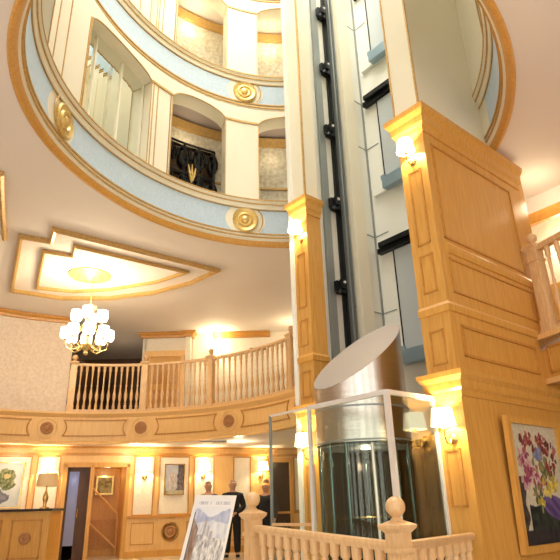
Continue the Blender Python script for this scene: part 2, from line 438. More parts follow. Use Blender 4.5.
# ---------------------------------------------------------------- balcony: fascia, balustrade
ROS = [-51, -23.9, 3.1, 32.0, 60.5]
bf = thing('balcony_fascia', 'curved oak balcony front with panels and carved rosettes across the lobby', 'balcony', (AX, AY + 4.85, Z0))
mb = MB(); mb.seg(AP, [(4.85, Z0), (4.98, Z0), (4.98, Z1 - .02), (4.85, Z1 - .02)], -62, 76, 60); obj('front_board', mb, M['wood_light'], bf)
mb = MB()
mb.seg(AP, [(4.78, Z0 - .02), (4.98, Z0 - .02), (4.98, Z0 + .06), (4.84, Z0 + .06), (4.80, Z0 + .03)], -62, 76, 60)
mb.seg(AP, [(4.84, Z1 - .10), (4.79, Z1 - .05), (4.76, Z1 - .02), (4.76, Z1 + .02), (4.98, Z1 + .02), (4.98, Z1 - .1)], -62, 76, 60)
obj('ledge_moulding', mb, M['wood_light'], bf)
for i in range(4):
    t0, t1 = ROS[i] + 4.4, ROS[i + 1] - 4.4
    mb = MB()
    za, zb = Z0 + .17, Z1 - .19
    mb.abox(AP, t0, t1, 4.825, 4.852, za, za + .03); mb.abox(AP, t0, t1, 4.825, 4.852, zb, zb + .03)
    for sgn, te in ((1, t0), (-1, t1)):
        pts = [];
        for k in range(9):
            v = k / 8; pts.append((*AP(te + sgn * (1.0 * (1 - (2 * v - 1) ** 2) - .0), 4.84), za + (zb + .03 - za) * v))
        mb.tube(pts, .018, 5)
    obj('panel_moulding', mb, M['wood_dark'], bf)
for t in ROS:
    px, py = AP(t, 4.85); D = Vector((AX - px, AY - py, 0)).normalized(); Uv = Vector((-D.y, D.x, 0)); c0 = Vector((px, py, (Z0 + Z1) / 2 - .005))
    ring_ = MB().lathe([(.25, 0), (.25, .015), (.235, .02), (.22, .01), (.22, 0)], n=28, axis=(D, Uv, Vector((0, 0, 1))), origin=c0)
    obj('rosette_surround', ring_, M['wood_light'], bf)
    rs = MB(); rs.lathe([(.15, 0), (.155, .025), (.12, .035), (.10, .02), (.07, .025), (.05, .045), (.0, .05)], n=24, axis=(D, Uv, Vector((0, 0, 1))), origin=c0 + D * .005)
    for k in range(8):
        a = k * PI / 4; p = c0 + Uv * .105 * math.cos(a) + Vector((0, 0, 1)) * .105 * math.sin(a)
        rs.lathe([(.03, .03), (.025, .05), (0, .055)], n=6, axis=(D, Uv, Vector((0, 0, 1))), origin=p)
    obj('rosette', rs, M['rosette'], bf, smooth=True)

def baluster_mesh(h, r=.030, m='rail_wood', n=10):
    k = h
    P = [(r * 1.15, 0), (r * 1.15, .10 * k), (r * .7, .115 * k), (r * .95, .14 * k), (r * .6, .17 * k), (r * 1.25, .27 * k), (r * 1.3, .33 * k), (r * .8, .42 * k), (r * .55, .50 * k), (r * .75, .53 * k), (r * .75, .55 * k),
         (r * .5, .58 * k), (r * .62, .74 * k), (r * .85, .83 * k), (r * .65, .85 * k), (r * 1.1, .88 * k), (r * 1.1, 1.0 * k)]
    return MB().lathe(P, n=n).mesh('baluster', M[m], True)
def newel_parts(parent, x, y, z, h, w, m='rail_wood', rz=0, ball=None):
    fr = frame((x, y), (math.cos(rz), math.sin(rz))); mb = MB(); w2 = w / 2
    mb.box(-w2 * 1.15, w2 * 1.15, -w2 * 1.15, w2 * 1.15, z, z + .14 * h, fr)
    mb.box(-w2, w2, -w2, w2, z + .14 * h, z + .86 * h, fr)
    for s_ in (-1, 1):
        for (a, b, c, d) in ((s_ * w2, s_ * (w2 + .008), -w2 * .6, w2 * .6), (-w2 * .6, w2 * .6, s_ * w2, s_ * (w2 + .008))):
            mb.box(min(a, b), max(a, b), min(c, d), max(c, d), z + .22 * h, z + .78 * h, fr)
    mb.box(-w2 * 1.2, w2 * 1.2, -w2 * 1.2, w2 * 1.2, z + .80 * h, z + .83 * h, fr)
    mb.box(-w2 * 1.05, w2 * 1.05, -w2 * 1.05, w2 * 1.05, z + .86 * h, z + .93 * h, fr)
    # flared cap
    rows = [[(*fr(sx * w2 * k, sy * w2 * k), z + q * h) for sx, sy in ((-1, -1), (1, -1), (1, 1), (-1, 1))] for k, q in ((1.05, .93), (1.55, .965), (1.6, .985), (1.1, 1.0), (.6, 1.015))]
    Vv = mb.grid(rows, close_u=True); mb.cap(Vv[0]); mb.cap(Vv[-1])
    nw = obj('newel_post', mb, M[m], parent)
    b = ball or w * .62
    zz = z + 1.01 * h
    fm = MB().lathe([(b * .75, 0), (b * .5, b * .25), (b * .38, b * .4), (b * .7, b * .62), (b * .95, b * 1.0), (b * 1.0, b * 1.35), (b * .95, b * 1.7), (b * .7, b * 2.05), (b * .35, b * 2.27), (b * .1, b * 2.33)], x, y, zz, 18)
    obj('finial', fm, M[m], nw, smooth=True)
    return nw
bal = thing('balcony_balustrade', 'long curved oak balustrade with turned balusters on the balcony edge, lobby side', 'balustrade', (AX, AY + 4.85, Z1))
RB = 4.9
NEW = [-18.3, 3.2, 25.0, 57.2]
HR = 1.30
mb = MB(); mb.seg(AP, [(RB - .05, Z1 + HR - .07), (RB + .05, Z1 + HR - .07), (RB + .055, Z1 + HR - .02), (RB + .03, Z1 + HR), (RB - .03, Z1 + HR), (RB - .055, Z1 + HR - .02)], -18.3, 60, 40); obj('handrail', mb, M['rail_wood'], bal)
mb = MB(); mb.seg(AP, [(RB - .06, Z1 + .02), (RB + .06, Z1 + .02), (RB + .06, Z1 + .10), (RB - .06, Z1 + .10)], -18.3, 60, 40); obj('bottom_rail', mb, M['rail_wood'], bal)
bmesh_b = baluster_mesh(HR - .15, .034)
for i, cnt in enumerate((11, 11, 14)):
    t0, t1 = NEW[i] + 1.3, NEW[i + 1] - 1.3
    for k in range(cnt):
        x, y = AP(t0 + (t1 - t0) * (k + .5) / cnt, RB); link('baluster', bmesh_b, bal, Vector((x, y, Z1 + .09)) - bal.location)
for t in NEW: x, y = AP(t, RB); newel_parts(bal, x, y, Z1 + .02, HR + .02, .15, rz=-rad(t), ball=.075)

# wall with damask paper on the balcony, left of the balustrade
mb = MB(); mb.abox(AP, -64, -19.4, 5.0, 5.12, Z1, H, 24); struct('wall_mezzanine_left', mb, M['paper'])
CR = [(0, -.17), (-.03, -.16), (-.05, -.10), (-.10, -.05), (-.12, -.01), (0, -.01)]
mb = MB(); mb.seg(AP, [(5.0 + a, H + b) for a, b in CR], -64, -19.4, 24); struct('trim_4', mb, M['wood_dark'])
# mezzanine room
mb = MB(); mb.box(-4.03, -2.83, 16.0, 16.15, Z1 - .2, H); mb.box(-4.10, -4.0, 16.0, 19.6, Z1 - .2, H); mb.box(-2.83, -2.68, 15.9, 16.15, Z1 - .2, H)
mb.box(-2.68, 4.5, 16.2, 16.3, Z1 - .2, H); struct('wall_mezzanine_back', mb, M['paper_light'])
def crown(path, name, z=H):
    mb = MB(); mb.sweep(path, [(a, z + b) for a, b in CR]); return struct(name, mb, M['wood_dark'])
crown([(-4.12, 19.5), (-4.12, 15.98), (-2.83, 15.98), (-2.86, 15.88), (-2.66, 15.88)][::1][::-1][::-1], 'trim_5') if 0 else None
mb = MB(); mb.sweep([(-2.64, 16.15), (-2.64, 15.88), (-2.84, 15.88), (-2.84, 15.98), (-4.12, 15.98), (-4.12, 19.5)], [(-a, H + b) for a, b in CR][::-1] and [(a * -1, H + b) for a, b in CR]); struct('trim_5', mb, M['wood_dark'])
mb = MB(); mb.sweep([(-.35, 16.18), (-2.05, 16.18)], [(-a * 1.3, H + b) for a, b in CR]); struct('trim_6', mb, M['wood_dark'])
d = MB(); d.box(-3.85, -2.95, 15.93, 15.99, Z1 - .1, 5.25); dr = struct('door_1', d, M['wood'])
mb = MB(); mb.box(-3.97, -3.85, 15.90, 16.0, Z1 - .1, 5.32); mb.box(-2.95, -2.85, 15.90, 16.0, Z1 - .1, 5.32); mb.box(-4.0, -2.83, 15.87, 16.0, 5.25, 5.42); obj('door_frame', mb, M['wood_light'], dr)
mb = MB()
for a in (-3.75, -3.35):
    mb.box(a, a + .32, 15.915, 15.93, 3.6, 4.3); mb.box(a, a + .32, 15.915, 15.93, 4.45, 5.1)
obj('door_panel', mb, M['wood_dark'], dr)
# corridor lining, dark
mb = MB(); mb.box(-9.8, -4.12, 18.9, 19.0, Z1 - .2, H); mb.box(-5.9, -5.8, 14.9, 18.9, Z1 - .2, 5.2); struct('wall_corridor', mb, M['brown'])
# ac grille slot on the mezzanine wall
mb = MB(); mb.box(-.95, -.45, 16.15, 16.2, 5.45, 5.50); tag(obj('air_vent', mb, M['dark']), 'narrow dark slot vent on the mezzanine wall above the balustrade', 'vent')

# ---------------------------------------------------------------- lobby back wall (under the balcony)
def wbox(mb, s0, s1, b0, b1, z0, z1): mb.box(s0, s1, b0, b1, z0, z1, W)
mb = MB()
for (s0, s1, z0, z1) in [(-3.4, 1.5, 0, 2.76), (2.08, 2.14, 0, 2.76), (2.97, 13, 0, 2.76), (1.5, 2.08, 2.2, 2.76), (2.14, 2.97, 2.2, 2.76)]: wbox(mb, s0, s1, 0, .12, z0, z1)
lw = struct('wall_lobby', mb, M['wood_light'])
mb = MB(); wbox(mb, -3.4, 13, -.05, 0, 2.5, 2.56); wbox(mb, -3.4, 13, -.08, 0, 2.68, 2.74)
for s0, s1 in ((-3.4, 1.42), (3.05, 13)): wbox(mb, s0, s1, -.05, 0, .93, .99)
struct('trim_7', mb, M['wood_dark'])
mb = MB()
for s0, s1 in ((-3.4, 1.42), (3.05, 13)): wbox(mb, s0, s1, -.04, 0, 0, .16)
struct('baseboard_lobby', mb, M['wood'])
for (s0, s1) in [(-2.2, -.9), (-.75, .6), (.78, 1.28), (3.2, 3.68), (3.86, 4.64), (4.82, 5.34), (5.95, 6.42), (7.8, 8.6), (9.2, 10)]:
    mb = MB(); wbox(mb, s0, s1, -.012, 0, 1.02, 2.45); pp = obj('wallpaper_panel', mb, M['paper_light'], lw)
    mb = MB()
    for (a, b, c, e) in ((s0 - .03, s0, .99, 2.48), (s1, s1 + .03, .99, 2.48), (s0, s1, .99, 1.02), (s0, s1, 2.45, 2.48)): wbox(mb, a, b, -.03, 0, c, e)
    obj('panel_moulding', mb, M['wood_dark'], lw)
for (s0, s1) in [(3.2, 3.75), (4.65, 5.6), (5.8, 6.5)]:
    mb = MB()
    for (a, b, c, e) in ((s0 - .02, s0, .3, .82), (s1, s1 + .02, .3, .82), (s0, s1, .3, .32), (s0, s1, .80, .82)): wbox(mb, a, b, -.015, 0, c, e)
    obj('wainscot_panel', mb, M['wood_dark'], lw)
# door and alcove casings
mb = MB()
for (a, b, c, e) in ((1.38, 1.5, 0, 2.28), (2.06, 2.16, 0, 2.28), (2.97, 3.06, 0, 2.28), (1.38, 3.06, 2.2, 2.32)): wbox(mb, a, b, -.06, .02, c, e)
struct('trim_8', mb, M['wood'])
mb = MB(); wbox(mb, 1.5, 1.56, .1, .16, 0, 2.2); wbox(mb, 1.5, 2.08, .1, .16, 2.1, 2.2); wbox(mb, 1.80, 2.08, .1, .16, 0, 2.1); wbox(mb, 1.5, 2.08, .12, .15, .0, .02)
d2 = struct('door_2', mb, M['brown'])
mb = MB(); wbox(mb, 1.56, 1.80, .115, .145, .35, 2.1); obj('door_glass', mb, M['lavender'], d2)
mb = MB(); mb.tube([(*W(1.83, .07), 1.0), (*W(1.83, .05), 1.1), (*W(1.83, .07), 1.2)], .015, 6); obj('door_handle', mb, M['brass'], d2)
# alcove with picture and stair rail
mb = MB(); wbox(mb, 2.1, 3.0, 1.3, 1.36, .0, 2.3); wbox(mb, 2.12, 2.15, .12, 1.3, 0, 2.3); wbox(mb, 2.96, 2.99, .12, 1.3, 0, 2.3); wbox(mb, 2.1, 3.0, .12, 1.36, 2.25, 2.3)
al = struct('wall_alcove', mb, M['wood'])
mb = MB(); wbox(mb, 2.15, 2.96, 1.24, 1.3, .85, .92); wbox(mb, 2.15, 2.96, 1.26, 1.3, .2, .85); obj('wainscot', mb, M['wood_dark'], al)
mb = MB(); mb.tube([(*W(2.2, 1.1), 1.75), (*W(2.94, 1.1), 1.05)], .03, 6); mb.tube([(*W(2.94, 1.1), 1.05), (*W(2.94, 1.1), 0)], .03, 6); mb.tube([(*W(2.2, 1.1), .85), (*W(2.94, 1.1), .2)], .03, 6)
tag(obj('stair_handrail', mb, M['wood_light']), 'pale sloping stair handrail inside the wooden alcove beside the dark doorway', 'handrail')
point('alcove_lamp', (*W(2.55, .7), 2.1), 6, (1, .8, .5), .05)
point('door_fill', (*W(1.7, -.3), 1.9), 1.2, (.7, .75, 1), .05)  # cool light without a fitting, added to tint the dark door blue

def picture(name, label, F_, b, a0, a1, z0, z1, fw, mt, fn, tilt=0, nx=40, ny=60, cat='painting', depth=.04):
    t = thing(name, label, cat, (*F_((a0 + a1) / 2, b), z0))
    mb = MB()
    def fb(a, c, z_0, z_1, off=0):
        P = [(a, b - tilt * ((z_0 - z0) / (z1 - z0)), z_0), (c, b - tilt * ((z_0 - z0) / (z1 - z0)), z_0), (c, b - tilt * ((z_1 - z0) / (z1 - z0)), z_1), (a, b - tilt * ((z_1 - z0) / (z1 - z0)), z_1)]
        vs = [mb.bm.verts.new((*F_(p[0], p[1]), p[2])) for p in P] + [mb.bm.verts.new((*F_(p[0], p[1] - depth), p[2])) for p in P]
        for q in ((0, 1, 2, 3), (4, 7, 6, 5), (0, 4, 5, 1), (1, 5, 6, 2), (2, 6, 7, 3), (3, 7, 4, 0)): mb.bm.faces.new([vs[i] for i in q])
    fb(a0, a0 + fw, z0, z1); fb(a1 - fw, a1, z0, z1); fb(a0 + fw, a1 - fw, z0, z0 + fw); fb(a0 + fw, a1 - fw, z1 - fw, z1)
    obj('picture_frame', mb, M[mt], t)
    paint('canvas', F_, b - depth * .4 - .0, a0 + fw * .9, a1 - fw * .9, z0 + fw * .9, z1 - fw * .9, fn, t, nx, ny, tilt=tilt * (1 - 1.8 * fw / (z1 - z0)))
    return t
def floral_small(x, y):
    c = mixc((.75, .76, .74), (.55, .62, .66), sn(x * 5, y * 6))
    if ell(x, y, .45, .62, .34, .26) < .3 + 1.3 * sn(x * 10, y * 10, 2): c = mixc((.05, .09, .05), (.42, .42, .22), sn(x * 22, y * 22, 3))
    if ell(x, y, .3, .22, .34, .2) < .3 + 1.3 * sn(x * 10, y * 10, 4): c = mixc((.06, .08, .14), (.3, .3, .35), sn(x * 20, y * 20, 5))
    if ell(x, y, .55, .7, .10, .07) < 1.4 * sn(x * 14, y * 14, 7): c = (.62, .52, .25)
    return c
def town_small(x, y):
    c = mixc((.6, .62, .68), (.4, .42, .5), sn(x * 4, y * 5))
    if x > .55 + .15 * sn(y * 8, 1): c = mixc((.08, .08, .09), (.25, .2, .2), sn(x * 14, y * 14))
    if ell(x, y, .38, .35, .22, .4) < 1: c = mixc((.7, .66, .62), (.35, .3, .32), sn(x * 18, y * 14, 4))
    if y < .12: c = mixc((.3, .28, .2), (.5, .45, .3), sn(x * 10, y * 10))
    return c
def dark_small(x, y): return mixc((.12, .10, .05), (.45, .4, .2), sn(x * 7, y * 7))
picture('framed_painting', 'pale abstract floral painting behind the reception desk, far left', W, -.02, -.35, .47, 1.25, 2.33, .03, 'brass', floral_small)
picture('framed_painting', 'small grey street scene painting on a wallpaper panel between two sconces', W, -.02, 3.98, 4.53, 1.48, 2.28, .025, 'brass', town_small)
picture('framed_painting', 'small gold-framed picture inside the alcove beside the dark doorway', W, 1.22, 2.3, 2.78, 1.55, 2.05, .05, 'brass', dark_small)
# dark doorway behind the glass screen
mb = MB(); wbox(mb, 7.0, 7.62, -.03, .0, .1, 2.32); d3 = struct('door_3', mb, M['bronze'])
mb = MB(); wbox(mb, 6.9, 7.0, -.06, 0, 0, 2.42); wbox(mb, 7.62, 7.72, -.06, 0, 0, 2.42); wbox(mb, 6.9, 7.72, -.06, 0, 2.32, 2.44); obj('door_frame', mb, M['wood'], d3)

# wall rosette on wainscot, part of the wall
px, py = W(4.2, -.0); nW = Vector((W(0, -1)[0] - W(0, 0)[0], W(0, -1)[1] - W(0, 0)[1], 0)); uW = Vector((-nW.y, nW.x, 0))
mb = MB().lathe([(.15, 0), (.15, .03), (.12, .04), (.09, .02), (.05, .04), (0, .05)], n=20, axis=(nW, uW, Vector((0, 0, 1))), origin=Vector((px, py, .58))); obj('rosette', mb, M['rosette'], lw)
mb = MB().lathe([(.24, 0), (.24, .02), (.21, .02), (.21, 0)], n=24, axis=(nW, uW, Vector((0, 0, 1))), origin=Vector((px, py, .58))); obj('rosette_surround', mb, M['wood_dark'], lw)

# ---------------------------------------------------------------- sconces
def make_sconce(h=.20, r=.10, power=9, shade='shade', light=True):
    # local: wall at y=0, projecting to -y ; origin at backplate centre
    t = thing('wall_sconce', 'x', 'sconce')
    D, Ux, Wz = Vector((0, -1, 0)), Vector((1, 0, 0)), Vector((0, 0, 1))
    obj('backplate', MB().lathe([(.045, 0), (.05, .008), (.035, .02), (.015, .03), (0, .032)], n=16, axis=(D, Ux, Wz), origin=Vector((0, 0, 0))), M['brass'], t, smooth=True)
    mb = MB(); pts = [(0, -.02, 0), (0, -.06, -.05), (0, -.11, -.045), (0, -.135, .01), (0, -.135, .09)]; mb.tube(pts, [.010, .011, .010, .009, .009], 8); obj('arm', mb, M['brass'], t, smooth=True)
    mb = MB(); mb.lathe([(.0, .075), (.03, .085), (.02, .10), (.014, .12), (.014, .16)], 0, -.135, 0, 12); obj('candle_cup', mb, M['brass'], t, smooth=True)
    mb = MB(); rows = [[(math.cos(2 * PI * k / 24) * q, -.135 + math.sin(2 * PI * k / 24) * q, z) for k in range(24)] for q, z in ((r, .12), (r * .80, .12 + h), (r * .79, .12 + h), (r * .985, .12))]
    mb.grid(rows, close_u=True); obj('lamp_shade', mb, M[shade], t, smooth=True)
    if light:
        l = bpy.data.lights.new('sconce_bulb', 'POINT'); l.energy = power; l.color = (1, .80, .48); l.shadow_soft_size = .03
        o = bpy.data.objects.new('bulb', l); COL.objects.link(o); o.parent = t; o.location = (0, -.135, .12 + h * .5)
    return t
def place(t, xy, z, nrm, label, group=None, sc_=1):
    t.location = (*xy, z); t.rotation_euler = (0, 0, math.atan2(nrm[1], nrm[0]) + PI / 2); t['label'] = label
    if group: t['group'] = group
    t.scale = (sc_,) * 3
    return t
nV = (-U[0], -U[1])                              # outward normal of the pillars' left faces
s0 = make_sconce(.17, .125, 34)
G = 'sconces with cream shades'
place(s0, F(0, .17), 1.72, nV, 'lit shaded sconce low on the large right pillar, above the foreground rail', G, 1.05)
s1 = copy_tree(s0); place(s1, F(0, .20), 5.18, nV, 'lit shaded sconce under the top capital of the large right pillar', G, .95)
FL = frame((PO[0] + U[0] * .45 + V[0] * 2.71, PO[1] + U[1] * .45 + V[1] * 2.71), U)
s2 = copy_tree(s0); place(s2, FL(0, .14), 5.25, nV, 'lit shaded sconce under the capital of the slim left pillar, balcony height', G, 1.0)
s3 = copy_tree(s0); place(s3, FL(0, .14), 1.78, nV, 'lit shaded sconce low on the slim left pillar, behind the glass screen', G, 1.05)
for s_, lab in ((1.02, 'lit sconce on the lobby wall above the reception desk lamp'), (3.45, 'lit sconce on the lobby wall just right of the alcove'), (5.05, 'lit sconce on the lobby wall right of the small grey painting'), (6.75, 'lit sconce on the lobby wall seen behind the glass screen')):
    c = copy_tree(s0); place(c, W(s_, -.03), 1.95 if s_ > 2 else 2.02, (nW.x, nW.y), lab, 'lobby wall sconces', 1.3)
c = copy_tree(s0); place(c, (-1.95, 16.18), 5.22, (0, -1), 'lit sconce on the mezzanine wall behind the balustrade', None, 1.2)
point('mezzanine_lamp', (-1.9, 15.8, 5.62), 26, (1, .80, .5), .06)
point('mezzanine_lamp', (.35, 15.2, 5.5), 22, (1, .80, .5), .06)

# ---------------------------------------------------------------- hoistway structure
mb = MB()
mb.box(.42, 2.73, 3.04, 3.12, 0, 16, F); struct('wall_shaft_left', mb, M['white_panel'])
mb = MB(); mb.box(2.63, 2.72, .39, 3.04, 0, 16, F); wsb = struct('wall_shaft_back', mb, M['white_panel'])
mb = MB()
for z in (4.4, 6.0, 8.06, 9.25, 11.4, 12.5): mb.box(1.85, 2.63, 3.03, 3.04, z, z + .02, F); mb.box(2.62, 2.63, 2.7, 3.04, z, z + .02, F)
mb.box(2.60, 2.63, 3.01, 3.04, 2.5, 15, F); obj('panel_seam', mb, M['grey'], wsb)
# projecting white pilaster and channels on the side wall
mb = MB(); mb.box(1.90, 2.22, 2.90, 3.03, 0, 16, F); struct('trim_9', mb, M['cream'])
mb = MB(); mb.box(1.18, 1.34, 2.98, 3.03, 0, 16, F); tag(obj('cable_channel', mb, M['grey']), 'grey vertical steel channel on the lift shaft wall, left of the black guide rail', 'channel')
gr = thing('guide_rail', 'black vertical lift guide rail with brackets running up the shaft', 'guide rail', (*F(1.55, 3.0), 0))
mb = MB(); mb.box(1.53, 1.58, 2.97, 3.03, 0, 16, F); mb.box(1.545, 1.56, 2.91, 2.97, 0, 16, F); obj('rail', mb, M['dark'], gr)
mb = MB(); mb.box(1.66, 1.70, 2.93, 3.03, 0, 16, F); mb.box(1.78, 1.80, 2.95, 3.03, 0, 16, F); obj('side_strip', mb, M['grey'], gr)
for z in (3.0, 4.64, 6.30, 7.95, 9.50, 11.05, 12.65):
    mb = MB(); mb.box(1.30, 1.52, 2.90, 3.03, z - .10, z + .10, F); mb.box(1.36, 1.46, 2.83, 2.90, z - .05, z + .12, F); mb.tube([(*F(1.33, 2.91), z - .14), (*F(1.5, 2.88), z + .1)], .025, 6)
    br = obj('bracket', mb, M['dark'], gr)
    mb = MB(); mb.lathe([(.025, 0), (.025, .02), (0, .025)], n=8, axis=(Vector((-V[0], -V[1], 0)), Vector((U[0], U[1], 0)), Vector((0, 0, 1))), origin=Vector((*F(1.41, 2.83), z + .06))); obj('bolt', mb, M['rail_white'], br)
# landing doors on the back wall
for k, (zs, nm) in enumerate(((3.45, 'balcony'), (6.95, 'first gallery'), (10.12, 'second gallery'))):
    t = thing('landing_door', 'grey lift landing door with dark header, at the %s level of the shaft' % nm, 'lift door', (*F(2.6, 1.6), zs))
    mb = MB(); mb.box(2.58, 2.615, .5, 2.58, zs, zs + 2.1, F); obj('door_leaf', mb, M['greyglass'], t)
    mb = MB(); mb.box(2.50, 2.62, .5, 2.92, zs + 2.12, zs + 2.22, F); mb.box(2.42, 2.55, .9, 2.82, zs + 2.20, zs + 2.30, F); obj('header', mb, M['dark'], t)
    mb = MB(); mb.box(2.54, 2.62, .5, 2.90, zs - .10, zs - .04, F); obj('sill', mb, M['white_panel'], t)
    mb = MB(); mb.box(2.40, 2.56, 2.05, 2.55, zs - .12, zs + .12, F); mb.box(2.44, 2.5, 2.5, 2.6, zs + .1, zs + .2, F); obj('sill_box', mb, M['bluesill'], t)
    mb = MB(); mb.box(2.575, 2.61, 2.58, 2.61, zs, zs + 2.1, F); obj('jamb_line', mb, M['dark'], t)

# ---------------------------------------------------------------- pillars
CAP = [(0, -.36), (-.02, -.36), (-.03, -.28), (-.06, -.24), (-.07, -.14), (-.12, -.07), (-.13, -.0), (0, 0)]   # capital profile, negative = outward
def capital(mb, Fr, a1, b1, z, k=1.0, a0=0, b0=0):
    path = [Fr(a1, b0), Fr(a0, b0), Fr(a0, b1), Fr(a1, b1)]
    mb.sweep(path, [(-o * k, z + h * (k if k < 1 else 1)) for o, h in CAP])
def side_panel(mb, Fr, a0, a1, z0, z1, wd=.035, pr=.018, b=0):
    for (x0, x1, q0, q1) in ((a0, a0 + wd, z0, z1), (a1 - wd, a1, z0, z1), (a0, a1, z0, z0 + wd), (a0, a1, z1 - wd, z1)): mb.box(x0, x1, b - pr, b + .005, q0, q1, Fr)
def face_panel(mb, Fr, b0, b1, z0, z1, wd=.022, pr=.012, a=0):
    for (x0, x1, q0, q1) in ((b0, b0 + wd, z0, z1), (b1 - wd, b1, z0, z1), (b0, b1, z0, z0 + wd), (b0, b1, z1 - wd, z1)): mb.box(a - pr, a + .005, x0, x1, q0, q1, Fr)
rp = thing('wood_clad_pillar', 'massive honey oak clad pillar right of the lift, flower painting hung on it', 'pillar', (*PO, 0))
BW = .39
mb = MB(); mb.box(0, 2.60, 0, BW, 0, 5.98, F); obj('shaft', mb, M['wood'], rp)
mb = MB(); capital(mb, F, 2.44, BW, 5.90, .95); obj('capital', mb, M['wood'], rp)
mb = MB(); capital(mb, F, 3.3, BW, 2.42, .75); obj('lower_capital', mb, M['wood'], rp)
mb = MB(); mb.sweep([F(2.4, 0), F(0, 0), F(0, BW)], [(0, 3.10), (.025, 3.11), (.035, 3.18), (.015, 3.22), (0, 3.22)])
mb.sweep([F(2.3, 0), F(.16, 0)], [(0, 3.86), (.02, 3.87), (.03, 3.92), (.03, 3.97), (.01, 4.01), (0, 4.01)]); obj('belt_moulding', mb, M['wood'], rp)
mb = MB(); side_panel(mb, F, .14, 2.1, 4.06, 5.42, .03); side_panel(mb, F, .16, 2.2, 3.36, 3.80, .02); side_panel(mb, F, .19, 1.90, 2.60, 2.97, .03, .022); obj('side_panel', mb, M['wood_dark'], rp)
mb = MB()
for (z0, z1) in ((4.0, 5.05), (3.38, 3.87), (2.52, 2.92), (1.05, 1.62)): face_panel(mb, F, .10, .29, z0, z1)
obj('face_panel', mb, M['wood_dark'], rp)
mb = MB(); mb.box(0, 2.60, 0, BW, 5.98, 16, F); ucol = struct('wall_pillar_upper', mb, M['cream'])
mb = MB()
for (a, b) in ((0, 0), (0, BW)): mb.box(a - .012, a + .012, b - .012, b + .012, 5.98, 16, F)
obj('gold_beading', mb, M['gold'], ucol)
mb = MB(); mb.box(2.60, 5.0, -.0, .2, 0, 2.42, F); struct('wall_right', mb, M['wood'])
# slim left pillar
LW = .33
lp = thing('wood_clad_pillar', 'slim honey oak clad pillar left of the lift, between balcony and shaft', 'pillar', (*FL(0, 0), 0))
mb = MB(); mb.box(0, LW, 0, LW, 0, 5.98, FL); obj('shaft', mb, M['wood'], lp)
mb = MB(); capital(mb, FL, LW, LW, 5.99, .85); obj('capital', mb, M['wood'], lp)
mb = MB(); capital(mb, FL, LW, LW, 2.50, .7); obj('lower_capital', mb, M['wood'], lp)
mb = MB(); mb.sweep([FL(LW, 0), FL(0, 0), FL(0, LW)], [(0, 3.16), (.025, 3.17), (.035, 3.24), (0, 3.28)]); obj('belt_moulding', mb, M['wood'], lp)
mb = MB()
for (z0, z1) in ((4.05, 5.0), (3.42, 3.85), (2.62, 3.02), (.9, 1.65)): face_panel(mb, FL, .08, .26, z0, z1)
obj('face_panel', mb, M['wood_dark'], lp)
mb = MB(); mb.box(.02, LW, 0.02, LW + .1, 5.98, 16, FL); lcol = struct('wall_pillar_left_upper', mb, M['cream'])
mb = MB(); mb.box(0, .03, .0, .03, 5.98, 16, FL); mb.box(0, .02, .33, .36, 5.98, 16, FL); obj('gold_beading', mb, M['gold'], lcol)

# ---------------------------------------------------------------- flower painting
random.seed(11)
PET = []
for bx, by, rx, ry, pal, n_ in [(.30, .84, .10, .07, 'r', 16), (.60, .88, .14, .07, 'r', 24), (.72, .78, .12, .07, 'r', 18), (.88, .72, .06, .06, 'r', 8), (.22, .70, .12, .07, 'p', 22), (.30, .58, .15, .09, 'p', 34), (.22, .50, .10, .06, 'p', 14),
        (.50, .74, .12, .06, 'b', 20), (.62, .66, .12, .08, 'g', 22), (.72, .60, .12, .07, 'r', 14), (.48, .50, .12, .07, 'p', 18), (.42, .42, .12, .06, 'g', 20), (.66, .45, .13, .07, 'y', 26), (.80, .50, .08, .06, 'y', 8), (.48, .33, .10, .04, 'y', 8), (.60, .55, .2, .08, 'g', 14)]:
    for q in range(n_):
        c_ = {'r': ((.26, .05, .05), (.45, .14, .10), (.14, .04, .04)), 'p': ((.42, .10, .14), (.60, .34, .36), (.28, .06, .12)), 'b': ((.18, .20, .38), (.40, .42, .56), (.26, .26, .36)), 'g': ((.12, .13, .05), (.24, .22, .09), (.35, .28, .10)), 'y': ((.62, .46, .06), (.78, .64, .16), (.45, .36, .06))}[pal]
        PET.append((bx + random.gauss(0, rx * .55), by + random.gauss(0, ry * .55), random.uniform(.018, .045), random.uniform(.012, .03), random.uniform(0, 3.1), random.choice(c_)))
random.shuffle(PET)
def flowers(x, y):
    c = mixc((.58, .52, .38), (.72, .67, .52), sn(x * 4, y * 5))
    if x < .20 - .1 * sn(0, y * 9) and y < .55: c = mixc((.03, .025, .03), (.1, .08, .07), sn(x * 20, y * 20))
    if y < .30 + .05 * sn(x * 6, 0, 1) and x > .2: c = mixc((.012, .018, .016), (.05, .06, .045), sn(x * 18, y * 18))
    if y < .12: c = mixc((.02, .02, .025), (.05, .04, .04), sn(x * 18, y * 18))
    if x > .48 and ell(x, y, .85, .30 - .2 * (x - .7), .42, .10) < .8 + .4 * sn(x * 8, y * 8): c = mixc((.07, .04, .15), (.22, .15, .36), sn(x * 14 + y * 20, y * 8))
    if abs(x - (.45 + .1 * (.4 - y))) < .012 and .25 < y < .45: c = (.35, .36, .12)
    for bx, by, rx, ry, an, cc_ in PET:
        dx, dy = x - bx, (y - by); ca_, sa_ = math.cos(an), math.sin(an)
        if ((dx * ca_ + dy * sa_) / rx) ** 2 + ((-dx * sa_ + dy * ca_) / ry) ** 2 < 1: c = cc_
    return mixc(c, (.03, .03, .03), .25 * sn(x * 50, y * 50, 9))
picture('framed_painting', 'large framed painting of a dark vase of red and purple flowers on the right pillar', F, -.02, .63, 1.86, .58, 1.98, .075, 'wood', flowers, tilt=.05, nx=110, ny=130, depth=.06)

